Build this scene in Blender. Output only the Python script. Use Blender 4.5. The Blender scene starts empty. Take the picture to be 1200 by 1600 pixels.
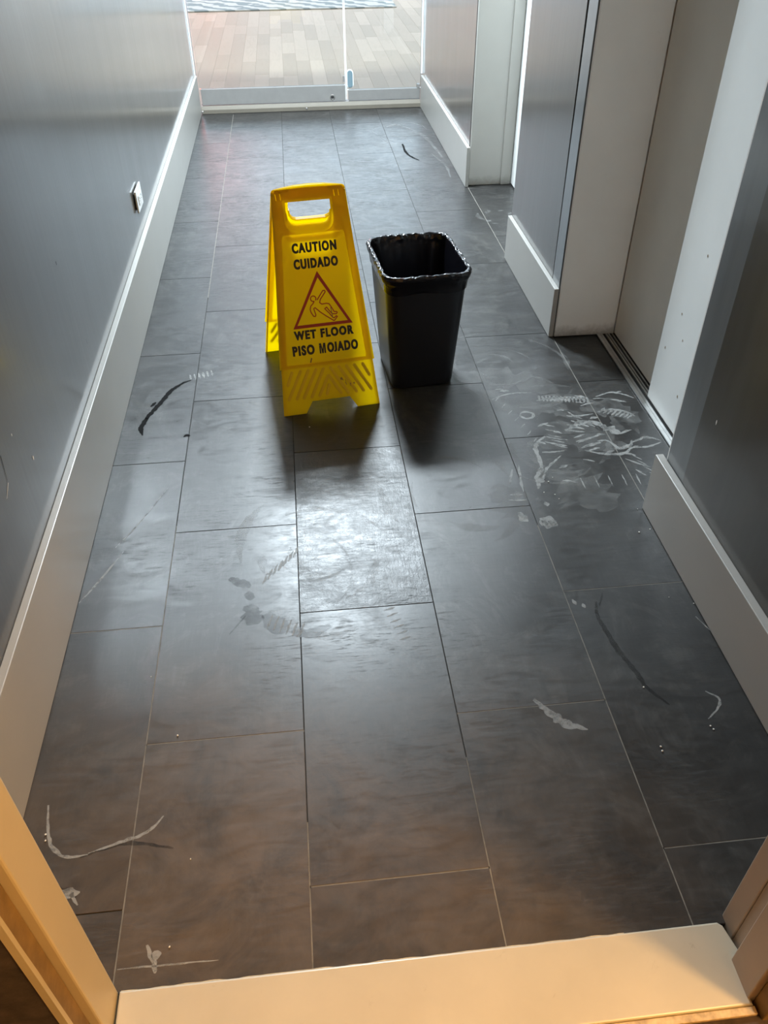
import bpy, bmesh, math, random
from mathutils import Vector, Matrix, noise

scene = bpy.context.scene
COL = scene.collection
random.seed(7)

# ------------------------------------------------------------------ camera
CAM_POS = (0.36728, -0.67514, 1.34771)
CAM_R = ((0.99434555, -0.10602526, -0.00596422),
         (-0.07216332, -0.63343682, -0.77042212),
         (0.07790625, 0.76649621, -0.63750622))
cam_data = bpy.data.cameras.new('camera')
cam_data.sensor_fit = 'VERTICAL'
cam_data.sensor_height = 36.0
cam_data.lens = 1271.546 / 1600.0 * 36.0
cam_data.clip_start = 0.02
cam = bpy.data.objects.new('camera', cam_data)
COL.objects.link(cam)
rx, ry, rz = (Vector(r) for r in CAM_R)
m = Matrix.Identity(4)
for i in range(3):
    m[i][0] = rx[i]; m[i][1] = -ry[i]; m[i][2] = -rz[i]; m[i][3] = CAM_POS[i]
cam.matrix_world = m
scene.camera = cam

# ------------------------------------------------------------------ exposure, world, lamps
scene.view_settings.view_transform = 'Standard'
scene.view_settings.look = 'None'
scene.view_settings.gamma = 1.0
scene.view_settings.use_curve_mapping = False
scene.view_settings.exposure = 0.35

world = bpy.data.worlds.new('world')
scene.world = world
world.use_nodes = True
world.node_tree.nodes['Background'].inputs[0].default_value = (0.62, 0.78, 1.0, 1)
world.node_tree.nodes['Background'].inputs[1].default_value = 0.6

def area(name, loc, target, sx, sy, energy, color, spread=None):
    d = bpy.data.lights.new(name, 'AREA')
    d.shape = 'RECTANGLE'; d.size = sx; d.size_y = sy
    d.energy = energy; d.color = color
    if spread: d.spread = spread
    o = bpy.data.objects.new(name, d); COL.objects.link(o)
    o.location = loc
    o.rotation_euler = (Vector(target) - Vector(loc)).to_track_quat('-Z', 'Y').to_euler()
    return o

# daylight through the tall windows of the room beyond the glass
area('window_daylight', (0.4, 11.9, 2.5), (0.4, 5.0, 1.6), 8.0, 4.2, 375, (0.68, 0.84, 1.0))
# ceiling lamp of the corridor
area('corridor_lamp_light', (0.47, 3.55, 2.425), (0.47, 3.55, 0), 0.34, 0.34, 185, (0.80, 0.92, 1.0))
# warm lamp of the room the picture is taken from
wl = bpy.data.lights.new('warm_lamp_light', 'POINT')
wl.energy = 108; wl.color = (1.0, 0.57, 0.20); wl.shadow_soft_size = 0.10
wo = bpy.data.objects.new('warm_lamp_light', wl); COL.objects.link(wo)
wo.location = (1.62, -0.90, 2.05)

# ------------------------------------------------------------------ material helpers
def new_mat(name):
    mt = bpy.data.materials.new(name); mt.use_nodes = True
    nt = mt.node_tree
    return mt, nt, nt.nodes['Principled BSDF']

def texco(nt, scale=(1, 1, 1)):
    tc = nt.nodes.new('ShaderNodeTexCoord'); mp = nt.nodes.new('ShaderNodeMapping')
    mp.inputs['Scale'].default_value = scale
    nt.links.new(tc.outputs['Object'], mp.inputs['Vector'])
    return mp.outputs['Vector']

def noise_tex(nt, vec, scale, detail=4, rough=0.6, dist=0.0):
    n = nt.nodes.new('ShaderNodeTexNoise')
    n.inputs['Scale'].default_value = scale; n.inputs['Detail'].default_value = detail
    n.inputs['Roughness'].default_value = rough; n.inputs['Distortion'].default_value = dist
    nt.links.new(vec, n.inputs['Vector'])
    return n.outputs['Fac']

def ramp(nt, fac, stops):
    r = nt.nodes.new('ShaderNodeValToRGB')
    el = r.color_ramp.elements
    while len(el) < len(stops): el.new(0.5)
    for e, (p, c) in zip(el, stops):
        e.position = p
        e.color = (c, c, c, 1) if isinstance(c, (int, float)) else (*c, 1)
    nt.links.new(fac, r.inputs['Fac'])
    return r.outputs['Color']

def mixc(nt, fac, a, b, mode='MIX'):
    mx = nt.nodes.new('ShaderNodeMix'); mx.data_type = 'RGBA'; mx.blend_type = mode
    for sock, v in ((mx.inputs[0], fac), (mx.inputs[6], a), (mx.inputs[7], b)):
        if isinstance(v, (int, float)): sock.default_value = v
        elif isinstance(v, tuple): sock.default_value = (*v, 1)
        else: nt.links.new(v, sock)
    return mx.outputs[2]

def mathn(nt, op, a, b=0.0):
    n = nt.nodes.new('ShaderNodeMath'); n.operation = op
    for s, v in ((n.inputs[0], a), (n.inputs[1], b)):
        if isinstance(v, (int, float)): s.default_value = v
        else: nt.links.new(v, s)
    return n.outputs[0]

def bump(nt, bsdf, h, strength, dist=0.001):
    b = nt.nodes.new('ShaderNodeBump'); b.inputs['Strength'].default_value = strength
    b.inputs['Distance'].default_value = dist
    nt.links.new(h, b.inputs['Height']); nt.links.new(b.outputs['Normal'], bsdf.inputs['Normal'])

def paint(name, col, rough=0.5, var=0.06, scale=6.0, bump_s=0.0, bump_scale=120, spec=0.5, metal=0.0, dirt=None, foot=False):
    """plain painted or plastic surface with slight blotches"""
    mt, nt, b = new_mat(name)
    v = texco(nt)
    n = noise_tex(nt, v, scale, 5, 0.6)
    lo = tuple(c * (1 - var) for c in col); hi = tuple(min(1, c * (1 + var)) for c in col)
    c = ramp(nt, n, [(0.3, lo), (0.7, hi)])
    if dirt:
        n2 = noise_tex(nt, v, dirt[1], 8, 0.7, 0.6)
        c = mixc(nt, ramp(nt, n2, [(dirt[2], 0.0), (min(1, dirt[2] + 0.12), dirt[3])]), c, dirt[0])
    if foot:                                     # mop grime along the floor line
        sx = nt.nodes.new('ShaderNodeSeparateXYZ'); nt.links.new(v, sx.inputs[0])
        g = mathn(nt, 'ADD', sx.outputs['Z'], mathn(nt, 'MULTIPLY', noise_tex(nt, v, 26, 6, 0.7, 0.5), 0.06))
        c = mixc(nt, ramp(nt, g, [(0.035, 0.75), (0.075, 0.0)]), c, (0.20, 0.18, 0.15))
    nt.links.new(c, b.inputs['Base Color'])
    b.inputs['Roughness'].default_value = rough
    b.inputs['Metallic'].default_value = metal
    b.inputs['Specular IOR Level'].default_value = spec
    if bump_s:
        bump(nt, b, noise_tex(nt, v, bump_scale, 4, 0.6), bump_s)
    return mt

# ------------------------------------------------------------------ mesh helpers
def link_mesh(name, bm, mats, parent=None, smooth=False, loc=None):
    me = bpy.data.meshes.new(name)
    bm.normal_update()
    bm.to_mesh(me); bm.free()
    for mt in (mats if isinstance(mats, (list, tuple)) else [mats]): me.materials.append(mt)
    if smooth:
        for p in me.polygons: p.use_smooth = True
    o = bpy.data.objects.new(name, me); COL.objects.link(o)
    if parent: o.parent = parent
    if loc: o.location = loc
    return o

def add_box(bm, x0, x1, y0, y1, z0, z1, mi=0):
    vs = [bm.verts.new((x, y, z)) for z in (z0, z1) for y in (y0, y1) for x in (x0, x1)]
    fs = [(0, 2, 3, 1), (4, 5, 7, 6), (0, 1, 5, 4), (2, 6, 7, 3), (0, 4, 6, 2), (1, 3, 7, 5)]
    out = []
    for f in fs:
        fc = bm.faces.new([vs[i] for i in f]); fc.material_index = mi; out.append(fc)
    return vs, out

def bevel_all(bm, w, seg=2):
    bmesh.ops.bevel(bm, geom=bm.edges[:], offset=w, segments=seg, profile=0.5, affect='EDGES', clamp_overlap=True)

def box_obj(name, dims, mt, parent=None, bev=0.0, seg=2):
    bm = bmesh.new(); add_box(bm, *dims)
    if bev: bevel_all(bm, bev, seg)
    return link_mesh(name, bm, mt, parent)

def struct(o):
    o['kind'] = 'structure'; return o

def tag(o, label, cat, group=None):
    o['label'] = label; o['category'] = cat
    if group: o['group'] = group
    return o

def empty(name, loc, rz=0.0):
    o = bpy.data.objects.new(name, None); COL.objects.link(o)
    o.location = loc; o.rotation_euler = (0, 0, rz); o.empty_display_size = 0.05
    return o

def extrude_poly(bm, loops, c0, c1, fn, mi=0):
    """plate with holes: loops = [outer, hole, ...] of (a, b); spans c0..c1 along the third axis; fn maps (a,b,c) to a point"""
    caps = []
    for c in (c0, c1):
        rings, edges = [], []
        for lp in loops:
            ring = [bm.verts.new(fn(a, b, c)) for a, b in lp]
            rings.append(ring)
            for i in range(len(ring)):
                edges.append(bm.edges.new((ring[i], ring[(i + 1) % len(ring)])))
        r = bmesh.ops.triangle_fill(bm, use_beauty=True, use_dissolve=False, edges=edges)
        for g in r['geom']:
            if isinstance(g, bmesh.types.BMFace): g.material_index = mi
        caps.append(rings)
    for r0, r1 in zip(*caps):
        for i in range(len(r0)):
            j = (i + 1) % len(r0)
            f = bm.faces.new((r0[i], r0[j], r1[j], r1[i])); f.material_index = mi

def ribbon(bm, pts, widths, z, mi, jitter=0.0):
    """flat tapered stroke lying on the floor"""
    P = [Vector((x, y, 0)) for x, y in pts]
    Q = []
    closed = (P[0] - P[-1]).length < 1e-6 and len(P) > 2
    n = len(P)
    for i in range(n - 1):
        p0 = P[i - 1] if i > 0 else (P[-2] if closed else P[0] * 2 - P[1])
        p1, p2 = P[i], P[i + 1]
        p3 = P[i + 2] if i + 2 < n else (P[1] if closed else P[-1] * 2 - P[-2])
        for k in range(8):
            t = k / 8
            Q.append(0.5 * ((2 * p1) + (p2 - p0) * t + (2 * p0 - 5 * p1 + 4 * p2 - p3) * t * t + (3 * p1 - p0 - 3 * p2 + p3) * t ** 3))
    Q.append(P[-1])
    w0, wm, w1 = widths
    L, R = [], []
    for i, q in enumerate(Q):
        t = i / (len(Q) - 1)
        d = (Q[min(i + 1, len(Q) - 1)] - Q[max(i - 1, 0)])
        if d.length < 1e-9: d = Vector((1, 0, 0))
        d.normalize(); nrm = Vector((-d.y, d.x, 0))
        w = (w0 + (wm - w0) * math.sin(math.pi * min(t, 0.5))) if t < 0.5 else (w1 + (wm - w1) * math.sin(math.pi * t))
        jl = 1 + jitter * noise.noise(Vector((q.x * 90, q.y * 90, 1.0)))
        jr = 1 + jitter * noise.noise(Vector((q.x * 90, q.y * 90, 7.0)))
        L.append(bm.verts.new((q.x + nrm.x * w / 2 * jl, q.y + nrm.y * w / 2 * jl, z)))
        R.append(bm.verts.new((q.x - nrm.x * w / 2 * jr, q.y - nrm.y * w / 2 * jr, z)))
    for i in range(len(Q) - 1):
        f = bm.faces.new((R[i], R[i + 1], L[i + 1], L[i])); f.material_index = mi
        f.normal_update()
        if f.normal.z < 0: f.normal_flip()

# ------------------------------------------------------------------ materials
def floor_material():
    mt, nt, b = new_mat('slate_tile')
    at = nt.nodes.new('ShaderNodeAttribute'); at.attribute_name = 'tile_seed'
    sep = nt.nodes.new('ShaderNodeSeparateColor'); nt.links.new(at.outputs['Color'], sep.inputs[0])
    tc = nt.nodes.new('ShaderNodeTexCoord')
    off = nt.nodes.new('ShaderNodeVectorMath'); off.operation = 'MULTIPLY_ADD'
    nt.links.new(at.outputs['Color'], off.inputs[0]); off.inputs[1].default_value = (17, 31, 5)
    nt.links.new(tc.outputs['Object'], off.inputs[2])
    v = off.outputs[0]
    def mapped(scale, rot=0.0):
        mp = nt.nodes.new('ShaderNodeMapping'); mp.inputs['Scale'].default_value = scale
        mp.inputs['Rotation'].default_value = (0, 0, rot)
        nt.links.new(v, mp.inputs['Vector']); return mp.outputs['Vector']
    big = noise_tex(nt, v, 3.2, 6, 0.62, 0.5)
    col = ramp(nt, big, [(0.30, (0.017, 0.0165, 0.016)), (0.55, (0.028, 0.027, 0.026)), (0.75, (0.042, 0.040, 0.037))])
    streak = noise_tex(nt, mapped((6, 60, 6)), 2.0, 6, 0.7, 0.3)           # fine cross grain of the stone print
    col = mixc(nt, ramp(nt, streak, [(0.45, 0.0), (0.75, 0.35)]), col, (0.014, 0.0135, 0.013))
    specks = noise_tex(nt, v, 46, 5, 0.75, 0.4)
    col = mixc(nt, ramp(nt, specks, [(0.58, 0.0), (0.72, 0.45)]), col, (0.012, 0.0115, 0.0115))
    hatch0 = noise_tex(nt, mapped((70, 6, 1)), 2.4, 5, 0.75, 0.2)
    col = mixc(nt, ramp(nt, hatch0, [(0.48, 0.0), (0.72, 0.40)]), col, (0.048, 0.046, 0.043))
    scr = noise_tex(nt, mapped((4, 30, 1)), 5.0, 10, 0.8, 0.3)
    scrm = mathn(nt, 'MULTIPLY', ramp(nt, scr, [(0.52, 0.0), (0.60, 1.0)]), ramp(nt, noise_tex(nt, v, 4.0, 3, 0.5), [(0.46, 0.0), (0.60, 0.9)]))
    col = mixc(nt, scrm, col, (0.009, 0.009, 0.009))
    # dried mop film: pale swirls, own shapes
    film = noise_tex(nt, mapped((1, 1, 1)), 4.5, 11, 0.7, 2.6)
    film2 = noise_tex(nt, mapped((26, 3, 1), 0.5), 1.6, 7, 0.7, 0.8)
    fm = mathn(nt, 'MULTIPLY', ramp(nt, film, [(0.50, 0.0), (0.62, 1.0)]), ramp(nt, film2, [(0.35, 0.15), (0.7, 1.0)]))
    fm = mathn(nt, 'MULTIPLY', fm, 0.26)
    col = mixc(nt, fm, col, (0.17, 0.165, 0.15))
    # brown grit trodden in beside the doorway, also painting in warm lamp light
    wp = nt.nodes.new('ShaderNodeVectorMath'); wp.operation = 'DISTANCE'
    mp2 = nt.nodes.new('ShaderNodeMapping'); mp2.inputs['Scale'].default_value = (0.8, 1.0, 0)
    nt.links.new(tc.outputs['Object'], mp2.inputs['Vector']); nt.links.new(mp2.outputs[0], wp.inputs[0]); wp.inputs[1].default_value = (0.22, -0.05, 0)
    grit_glow = noise_tex(nt, v, 7, 9, 0.72, 0.8)
    gm = mathn(nt, 'MULTIPLY', ramp(nt, wp.outputs['Value'], [(0.25, 1.0), (0.72, 0.0)]), ramp(nt, grit_glow, [(0.30, 0.25), (0.62, 1.0)]))
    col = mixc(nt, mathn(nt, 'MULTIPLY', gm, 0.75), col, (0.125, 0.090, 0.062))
    # per tile shade
    shade = mathn(nt, 'MULTIPLY_ADD', sep.outputs[0], 0.30); 
    nt.nodes[-1].inputs[2].default_value = 0.85
    col = mixc(nt, 1.0, col, nt.nodes[-1].outputs[0], 'MULTIPLY')
    nt.links.new(col, b.inputs['Base Color'])
    wisp = noise_tex(nt, mapped((2.2, 5.5, 1), 0.25), 3.0, 12, 0.72, 1.6)
    hatch = noise_tex(nt, mapped((70, 7, 1)), 2.2, 5, 0.7, 0.2)
    r = mathn(nt, 'ADD', mathn(nt, 'MULTIPLY', big, 0.14), 0.17)
    r = mathn(nt, 'ADD', r, mathn(nt, 'MULTIPLY', ramp(nt, wisp, [(0.38, 0.0), (0.66, 1.0)]), 0.12))
    r = mathn(nt, 'ADD', r, mathn(nt, 'MULTIPLY', specks, 0.12))
    r = mathn(nt, 'ADD', r, mathn(nt, 'MULTIPLY', scrm, 0.25))
    r = mathn(nt, 'ADD', r, mathn(nt, 'MULTIPLY', ramp(nt, streak, [(0.4, 0.0), (0.7, 1.0)]), 0.06))
    r = mathn(nt, 'ADD', r, mathn(nt, 'MULTIPLY', sep.outputs[2], 0.02))
    nt.links.new(r, b.inputs['Roughness'])
    b.inputs['IOR'].default_value = 1.5
    sp = mathn(nt, 'MULTIPLY_ADD', sep.outputs[1], 0.9); sn = nt.nodes[-1]; sn.inputs[2].default_value = 0.58
    nt.links.new(sp, b.inputs['Specular IOR Level'])
    # rough texture, stronger on the worn tile (blue channel)
    h = mathn(nt, 'ADD', mathn(nt, 'MULTIPLY', specks, 0.9), mathn(nt, 'MULTIPLY', mathn(nt, 'ADD', mathn(nt, 'MULTIPLY', streak, 0.4), hatch), 0.35))
    bp = nt.nodes.new('ShaderNodeBump'); bp.inputs['Distance'].default_value = 0.0012
    st = mathn(nt, 'MULTIPLY_ADD', sep.outputs[2], 0.9); nt.nodes[-1].inputs[2].default_value = 0.08
    nt.links.new(st, bp.inputs['Strength']); nt.links.new(h, bp.inputs['Height'])
    nt.links.new(bp.outputs['Normal'], b.inputs['Normal'])
    return mt

def film_mat(name, col, alpha, rough, lo=0.35, hi=0.6, scale=60):
    mt, nt, b = new_mat(name)
    v = texco(nt)
    n = noise_tex(nt, v, scale, 6, 0.7)
    b.inputs['Base Color'].default_value = (*col, 1); b.inputs['Roughness'].default_value = rough
    nt.links.new(ramp(nt, n, [(lo, 0.12 * alpha), (hi, alpha)]), b.inputs['Alpha'])
    return mt

def laminate(name, col, rough=0.30, spec=0.9, metal=0.35, ior=1.5):
    """dark glossy wall panel with faint upright streaks"""
    mt, nt, b = new_mat(name)
    v = texco(nt, (1, 1, 0.06))
    s1 = noise_tex(nt, v, 26, 6, 0.6, 0.2)
    s2 = noise_tex(nt, texco(nt, (1, 1, 0.10)), 5, 4, 0.55, 0.3)
    fine = noise_tex(nt, texco(nt), 220, 3, 0.6)
    c = ramp(nt, s1, [(0.3, tuple(x * 0.90 for x in col)), (0.7, tuple(x * 1.10 for x in col))])
    nt.links.new(c, b.inputs['Base Color'])
    b.inputs['Metallic'].default_value = metal
    b.inputs['Specular IOR Level'].default_value = 0.5; b.inputs['IOR'].default_value = ior
    nt.links.new(mathn(nt, 'ADD', mathn(nt, 'MULTIPLY', s2, 0.10), rough - 0.05), b.inputs['Roughness'])
    h = mathn(nt, 'ADD', mathn(nt, 'MULTIPLY', s2, 2.6), mathn(nt, 'ADD', mathn(nt, 'MULTIPLY', s1, 0.35), mathn(nt, 'MULTIPLY', fine, 0.012)))
    bump(nt, b, h, 0.16, 0.004)
    b.inputs['Anisotropic'].default_value = 0.8; b.inputs['Anisotropic Rotation'].default_value = 0.25
    tg = nt.nodes.new('ShaderNodeTangent'); tg.direction_type = 'RADIAL'; tg.axis = 'Z'
    nt.links.new(tg.outputs[0], b.inputs['Tangent'])
    b.inputs['Coat Weight'].default_value = 0.8; b.inputs['Coat Roughness'].default_value = 0.12; b.inputs['Coat IOR'].default_value = 1.5
    return mt

def wood_planks():
    mt, nt, b = new_mat('pale_oak')
    at = nt.nodes.new('ShaderNodeAttribute'); at.attribute_name = 'tile_seed'
    sep = nt.nodes.new('ShaderNodeSeparateColor'); nt.links.new(at.outputs['Color'], sep.inputs[0])
    tc = nt.nodes.new('ShaderNodeTexCoord')
    off = nt.nodes.new('ShaderNodeVectorMath'); off.operation = 'MULTIPLY_ADD'
    nt.links.new(at.outputs['Color'], off.inputs[0]); off.inputs[1].default_value = (13, 29, 0)
    nt.links.new(tc.outputs['Object'], off.inputs[2])
    mp = nt.nodes.new('ShaderNodeMapping'); mp.inputs['Scale'].default_value = (14, 1.6, 1)
    nt.links.new(off.outputs[0], mp.inputs['Vector'])
    grain = noise_tex(nt, mp.outputs['Vector'], 2.5, 6, 0.6, 1.5)
    base = ramp(nt, sep.outputs[0], [(0.0, (0.48, 0.36, 0.255)), (0.5, (0.55, 0.415, 0.30)), (1.0, (0.63, 0.485, 0.36))])
    c = mixc(nt, ramp(nt, grain, [(0.5, 0.0), (0.75, 0.30)]), base, (0.38, 0.27, 0.175))
    nt.links.new(c, b.inputs['Base Color'])
    b.inputs['Roughness'].default_value = 0.55
    b.inputs['Specular IOR Level'].default_value = 0.3
    return mt

def rug_mat():
    mt, nt, b = new_mat('woven_wool')
    tc = nt.nodes.new('ShaderNodeTexCoord')
    mp = nt.nodes.new('ShaderNodeMapping'); mp.inputs['Scale'].default_value = (1, 1, 1)
    nt.links.new(tc.outputs['Object'], mp.inputs['Vector'])
    w = nt.nodes.new('ShaderNodeTexWave'); w.wave_type = 'BANDS'; w.bands_direction = 'DIAGONAL'
    w.inputs['Scale'].default_value = 2.4; w.inputs['Distortion'].default_value = 5.0
    w.inputs['Detail'].default_value = 2; w.inputs['Detail Scale'].default_value = 2.2
    nt.links.new(mp.outputs['Vector'], w.inputs['Vector'])
    c = ramp(nt, w.outputs['Fac'], [(0.34, (0.33, 0.37, 0.37)), (0.58, (0.74, 0.72, 0.68))])
    nt.links.new(c, b.inputs['Base Color']); b.inputs['Roughness'].default_value = 0.95
    bump(nt, b, w.outputs['Fac'], 0.4, 0.004)
    return mt

def plastic_yellow(name='yellow_plastic', trans=0.69):
    """slightly translucent moulded plastic"""
    mt, nt, b = new_mat(name)
    v = texco(nt)
    n = noise_tex(nt, v, 9, 5, 0.6)
    c = ramp(nt, n, [(0.3, (0.80, 0.57, 0.004)), (0.7, (0.86, 0.63, 0.006))])
    nt.links.new(c, b.inputs['Base Color'])
    b.inputs['Roughness'].default_value = 0.36
    bump(nt, b, noise_tex(nt, v, 350, 3, 0.6), 0.08, 0.0006)
    tr = nt.nodes.new('ShaderNodeBsdfTranslucent'); tr.inputs['Color'].default_value = (0.97, 0.82, 0.012, 1)
    mx = nt.nodes.new('ShaderNodeMixShader'); mx.inputs[0].default_value = trans
    out = nt.nodes['Material Output']
    nt.links.new(b.outputs[0], mx.inputs[1]); nt.links.new(tr.outputs[0], mx.inputs[2])
    nt.links.new(mx.outputs[0], out.inputs['Surface'])
    return mt

def glass_mat():
    mt = bpy.data.materials.new('clear_glass'); mt.use_nodes = True
    nt = mt.node_tree; nt.nodes.clear()
    out = nt.nodes.new('ShaderNodeOutputMaterial')
    t = nt.nodes.new('ShaderNodeBsdfTransparent'); t.inputs[0].default_value = (0.965, 0.985, 0.975, 1)
    g = nt.nodes.new('ShaderNodeBsdfGlossy'); g.inputs['Roughness'].default_value = 0.0
    f = nt.nodes.new('ShaderNodeFresnel'); f.inputs['IOR'].default_value = 1.45
    mx = nt.nodes.new('ShaderNodeMixShader')
    nt.links.new(f.outputs[0], mx.inputs[0]); nt.links.new(t.outputs[0], mx.inputs[1]); nt.links.new(g.outputs[0], mx.inputs[2])
    nt.links.new(mx.outputs[0], out.inputs['Surface'])
    return mt

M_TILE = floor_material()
M_GROUT = paint('grout', (0.030, 0.028, 0.026), 0.9, 0.3, 30)
M_GROUT_PALE = paint('dusty_grout', (0.19, 0.175, 0.15), 0.9, 0.3, 30)
M_SOAP = film_mat('dried_soap_film', (0.40, 0.40, 0.385), 0.66, 0.55, 0.28, 0.55, 28)
M_WET = film_mat('black_scuff', (0.010, 0.010, 0.010), 0.97, 0.85, 0.10, 0.25)
M_WET.node_tree.nodes['Principled BSDF'].inputs['Specular IOR Level'].default_value = 0.08
M_DAMP = film_mat('damp_mark', (0.020, 0.019, 0.018), 0.50, 0.32, 0.3, 0.6, 30)
M_HAZE = film_mat('faint_mop_haze', (0.36, 0.36, 0.35), 0.30, 0.50, 0.36, 0.70, 15)
for _m in (M_HAZE, M_SOAP): _m.node_tree.nodes['Principled BSDF'].inputs['Specular IOR Level'].default_value = 0.12
M_WALL = laminate('grey_wall_laminate', (0.045, 0.039, 0.030), metal=0.0, spec=1.0, ior=1.5)
M_STEEL_STRIP = laminate('grey_strip', (0.12, 0.128, 0.13), 0.34, 0.6, 0.35)
M_BASE = paint('greige_satin_paint', (0.37, 0.36, 0.335), 0.36, 0.03, 5, 0.02, 200)
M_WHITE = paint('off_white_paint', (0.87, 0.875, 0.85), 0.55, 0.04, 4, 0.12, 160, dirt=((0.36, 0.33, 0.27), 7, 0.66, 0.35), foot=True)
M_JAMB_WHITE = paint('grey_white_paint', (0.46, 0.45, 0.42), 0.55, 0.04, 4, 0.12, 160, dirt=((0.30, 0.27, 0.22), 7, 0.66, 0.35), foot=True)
M_LEAF = paint('elevator_door_paint', (0.78, 0.765, 0.71), 0.42, 0.05, 3, 0.10, 180, dirt=((0.27, 0.23, 0.17), 4, 0.66, 0.30))
M_LEAF2 = paint('pale_door_paint', (0.78, 0.795, 0.78), 0.42, 0.04, 3, 0.10, 180, dirt=((0.42, 0.40, 0.36), 40, 0.72, 0.35))
M_DARKGAP = paint('dark_gap', (0.012, 0.012, 0.012), 0.9)
M_METAL = paint('worn_aluminium', (0.50, 0.50, 0.49), 0.34, 0.15, 30, 0.05, 300, metal=0.9)
M_RAIL = paint('brushed_rail', (0.30, 0.295, 0.285), 0.45, 0.05, 20, 0.04, 300, metal=0.3)
M_CEIL = paint('ceiling_paint', (0.72, 0.72, 0.70), 0.9, 0.02)
M_ROOM = paint('bright_room_paint', (0.62, 0.61, 0.59), 0.9, 0.02)
M_BEIGE = paint('beige_threshold', (0.17, 0.152, 0.122), 0.5, 0.06, 12, 0.05, 150)
M_SILL = paint('cream_marble', (0.56, 0.50, 0.385), 0.30, 0.07, 5, 0.03, 120, dirt=((0.34, 0.27, 0.18), 24, 0.64, 0.5))
M_JAMB = paint('cream_jamb_paint', (0.56, 0.465, 0.29), 0.42, 0.04, 5, 0.05, 120, dirt=((0.50, 0.36, 0.20), 9, 0.68, 0.35))
M_JAMB2 = paint('taupe_jamb_paint', (0.40, 0.32, 0.25), 0.5, 0.06, 5, 0.05, 120)
M_STOP = paint('stained_stop', (0.23, 0.14, 0.05), 0.6, 0.25, 30, 0.2, 90)
M_CAULK = paint('old_caulk', (0.55, 0.40, 0.22), 0.7, 0.35, 60, 0.4, 90)
M_CARPET = paint('brown_carpet', (0.050, 0.034, 0.026), 0.95, 0.45, 34, 0.7, 160)
M_YELLOW = plastic_yellow()
M_RIB = plastic_yellow('thick_yellow_plastic', 0.12)
M_INK = paint('black_print', (0.014, 0.012, 0.012), 0.5, 0.1)
M_RED = paint('red_print', (0.42, 0.028, 0.008), 0.5, 0.1)
M_BIN = paint('black_bin_plastic', (0.011, 0.012, 0.016), 0.36, 0.1, 8, 0.05, 260)
M_LINER = paint('black_film', (0.006, 0.006, 0.009), 0.20, 0.1, 12, 0.30, 45)
M_PLATE = paint('white_plastic', (0.80, 0.80, 0.79), 0.35, 0.02)
M_SLOT = paint('dark_slot', (0.02, 0.02, 0.02), 0.6)
M_GLASS = glass_mat()
M_CRUMB = paint('white_crumb', (0.85, 0.82, 0.76), 0.6)
M_OAK = wood_planks()
M_RUG = rug_mat()
M_WHITEEDGE = paint('white_glass_edge', (0.86, 0.90, 0.90), 0.3, 0.02)
M_BUMPER = paint('blue_grey_rubber', (0.16, 0.24, 0.28), 0.5)
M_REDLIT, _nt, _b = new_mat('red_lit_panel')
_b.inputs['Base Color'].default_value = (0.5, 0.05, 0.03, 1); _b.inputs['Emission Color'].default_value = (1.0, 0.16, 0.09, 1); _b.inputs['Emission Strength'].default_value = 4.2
M_CHIP = paint('bare_plaster', (0.80, 0.78, 0.74), 0.8, 0.1, 50)

# ------------------------------------------------------------------ corridor floor: real tiles with sunk joints
W, LEN = 0.305, 0.62737
X_LEFT, X_RIGHT = -0.20, 1.205
PHASE = {-1: -0.022, 0: 0.295, 1: -0.017, 2: 0.301, 3: -0.016, 4: 0.27}
bm = bmesh.new()
seed = bm.loops.layers.color.new('tile_seed')
def add_tile(bmx, x0, x1, y0, y1, z1, z0, cols, mi=0, ch=0.0003):
    vs = []
    for z, i in ((z0, 0.0), (z1 - ch * 0.7, 0.0), (z1, ch)):
        vs.append([bmx.verts.new(p) for p in ((x0 + i, y0 + i, z), (x1 - i, y0 + i, z), (x1 - i, y1 - i, z), (x0 + i, y1 - i, z))])
    fs = [bmx.faces.new(vs[2])]
    for a, b_ in ((0, 1), (1, 2)):
        for k in range(4):
            fs.append(bmx.faces.new((vs[a][k], vs[a][(k + 1) % 4], vs[b_][(k + 1) % 4], vs[b_][k])))
    for f in fs:
        f.material_index = mi
        for l in f.loops: l[cols] = (*col_now, 1)
GAP = 0.0011
for c in range(-1, 5):
    cx0, cx1 = c * W, (c + 1) * W
    if c == -1: cx0 = X_LEFT - 0.02
    if c == 4: cx1 = 1.46
    k = -2
    while True:
        y0 = PHASE[c] + k * LEN; y1 = y0 + LEN
        k += 1
        if y1 < -0.15: continue
        if y0 > 5.05: break
        y0 = max(y0, -0.15); y1 = min(y1, 5.06)
        worn = 1.0 if (c == 1 and abs(PHASE[c] + LEN - y0) < 0.01) else 0.0
        col_now = (random.random(), random.random() * 0.22 + worn * 0.16, worn)
        add_tile(bm, cx0 + GAP, cx1 - GAP, y0 + GAP, y1 - GAP, 0.0, -0.004, seed)
# grout bed; a few joints are filled with pale dust
col_now = (0, 0, 0)
vs, fs = add_box(bm, X_LEFT - 0.02, 1.46, -0.15, 5.06, -0.03, -0.0016, 1)
for (x0, x1, y0, y1) in ((1.2175, 1.2225, -0.15, 5.0), (-0.002, 0.002, -0.15, 0.95), (0.3035, 0.3065, -0.15, 0.1), (0.913, 0.917, -0.15, 0.85),
                         (-0.2, 0.0, 0.603, 0.607), (0.0, 0.305, 0.292, 0.296), (0.305, 0.61, -0.019, -0.015), (0.61, 0.915, 0.299, 0.303),
                         (0.915, 1.22, 0.609, 0.613), (0.915, 1.22, -0.018, -0.014), (-0.002, 0.002, 2.3, 5.0), (0.608, 0.612, -0.15, 0.2)):
    add_box(bm, x0, x1, y0, y1, -0.0016, -0.0005, 2)
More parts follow.
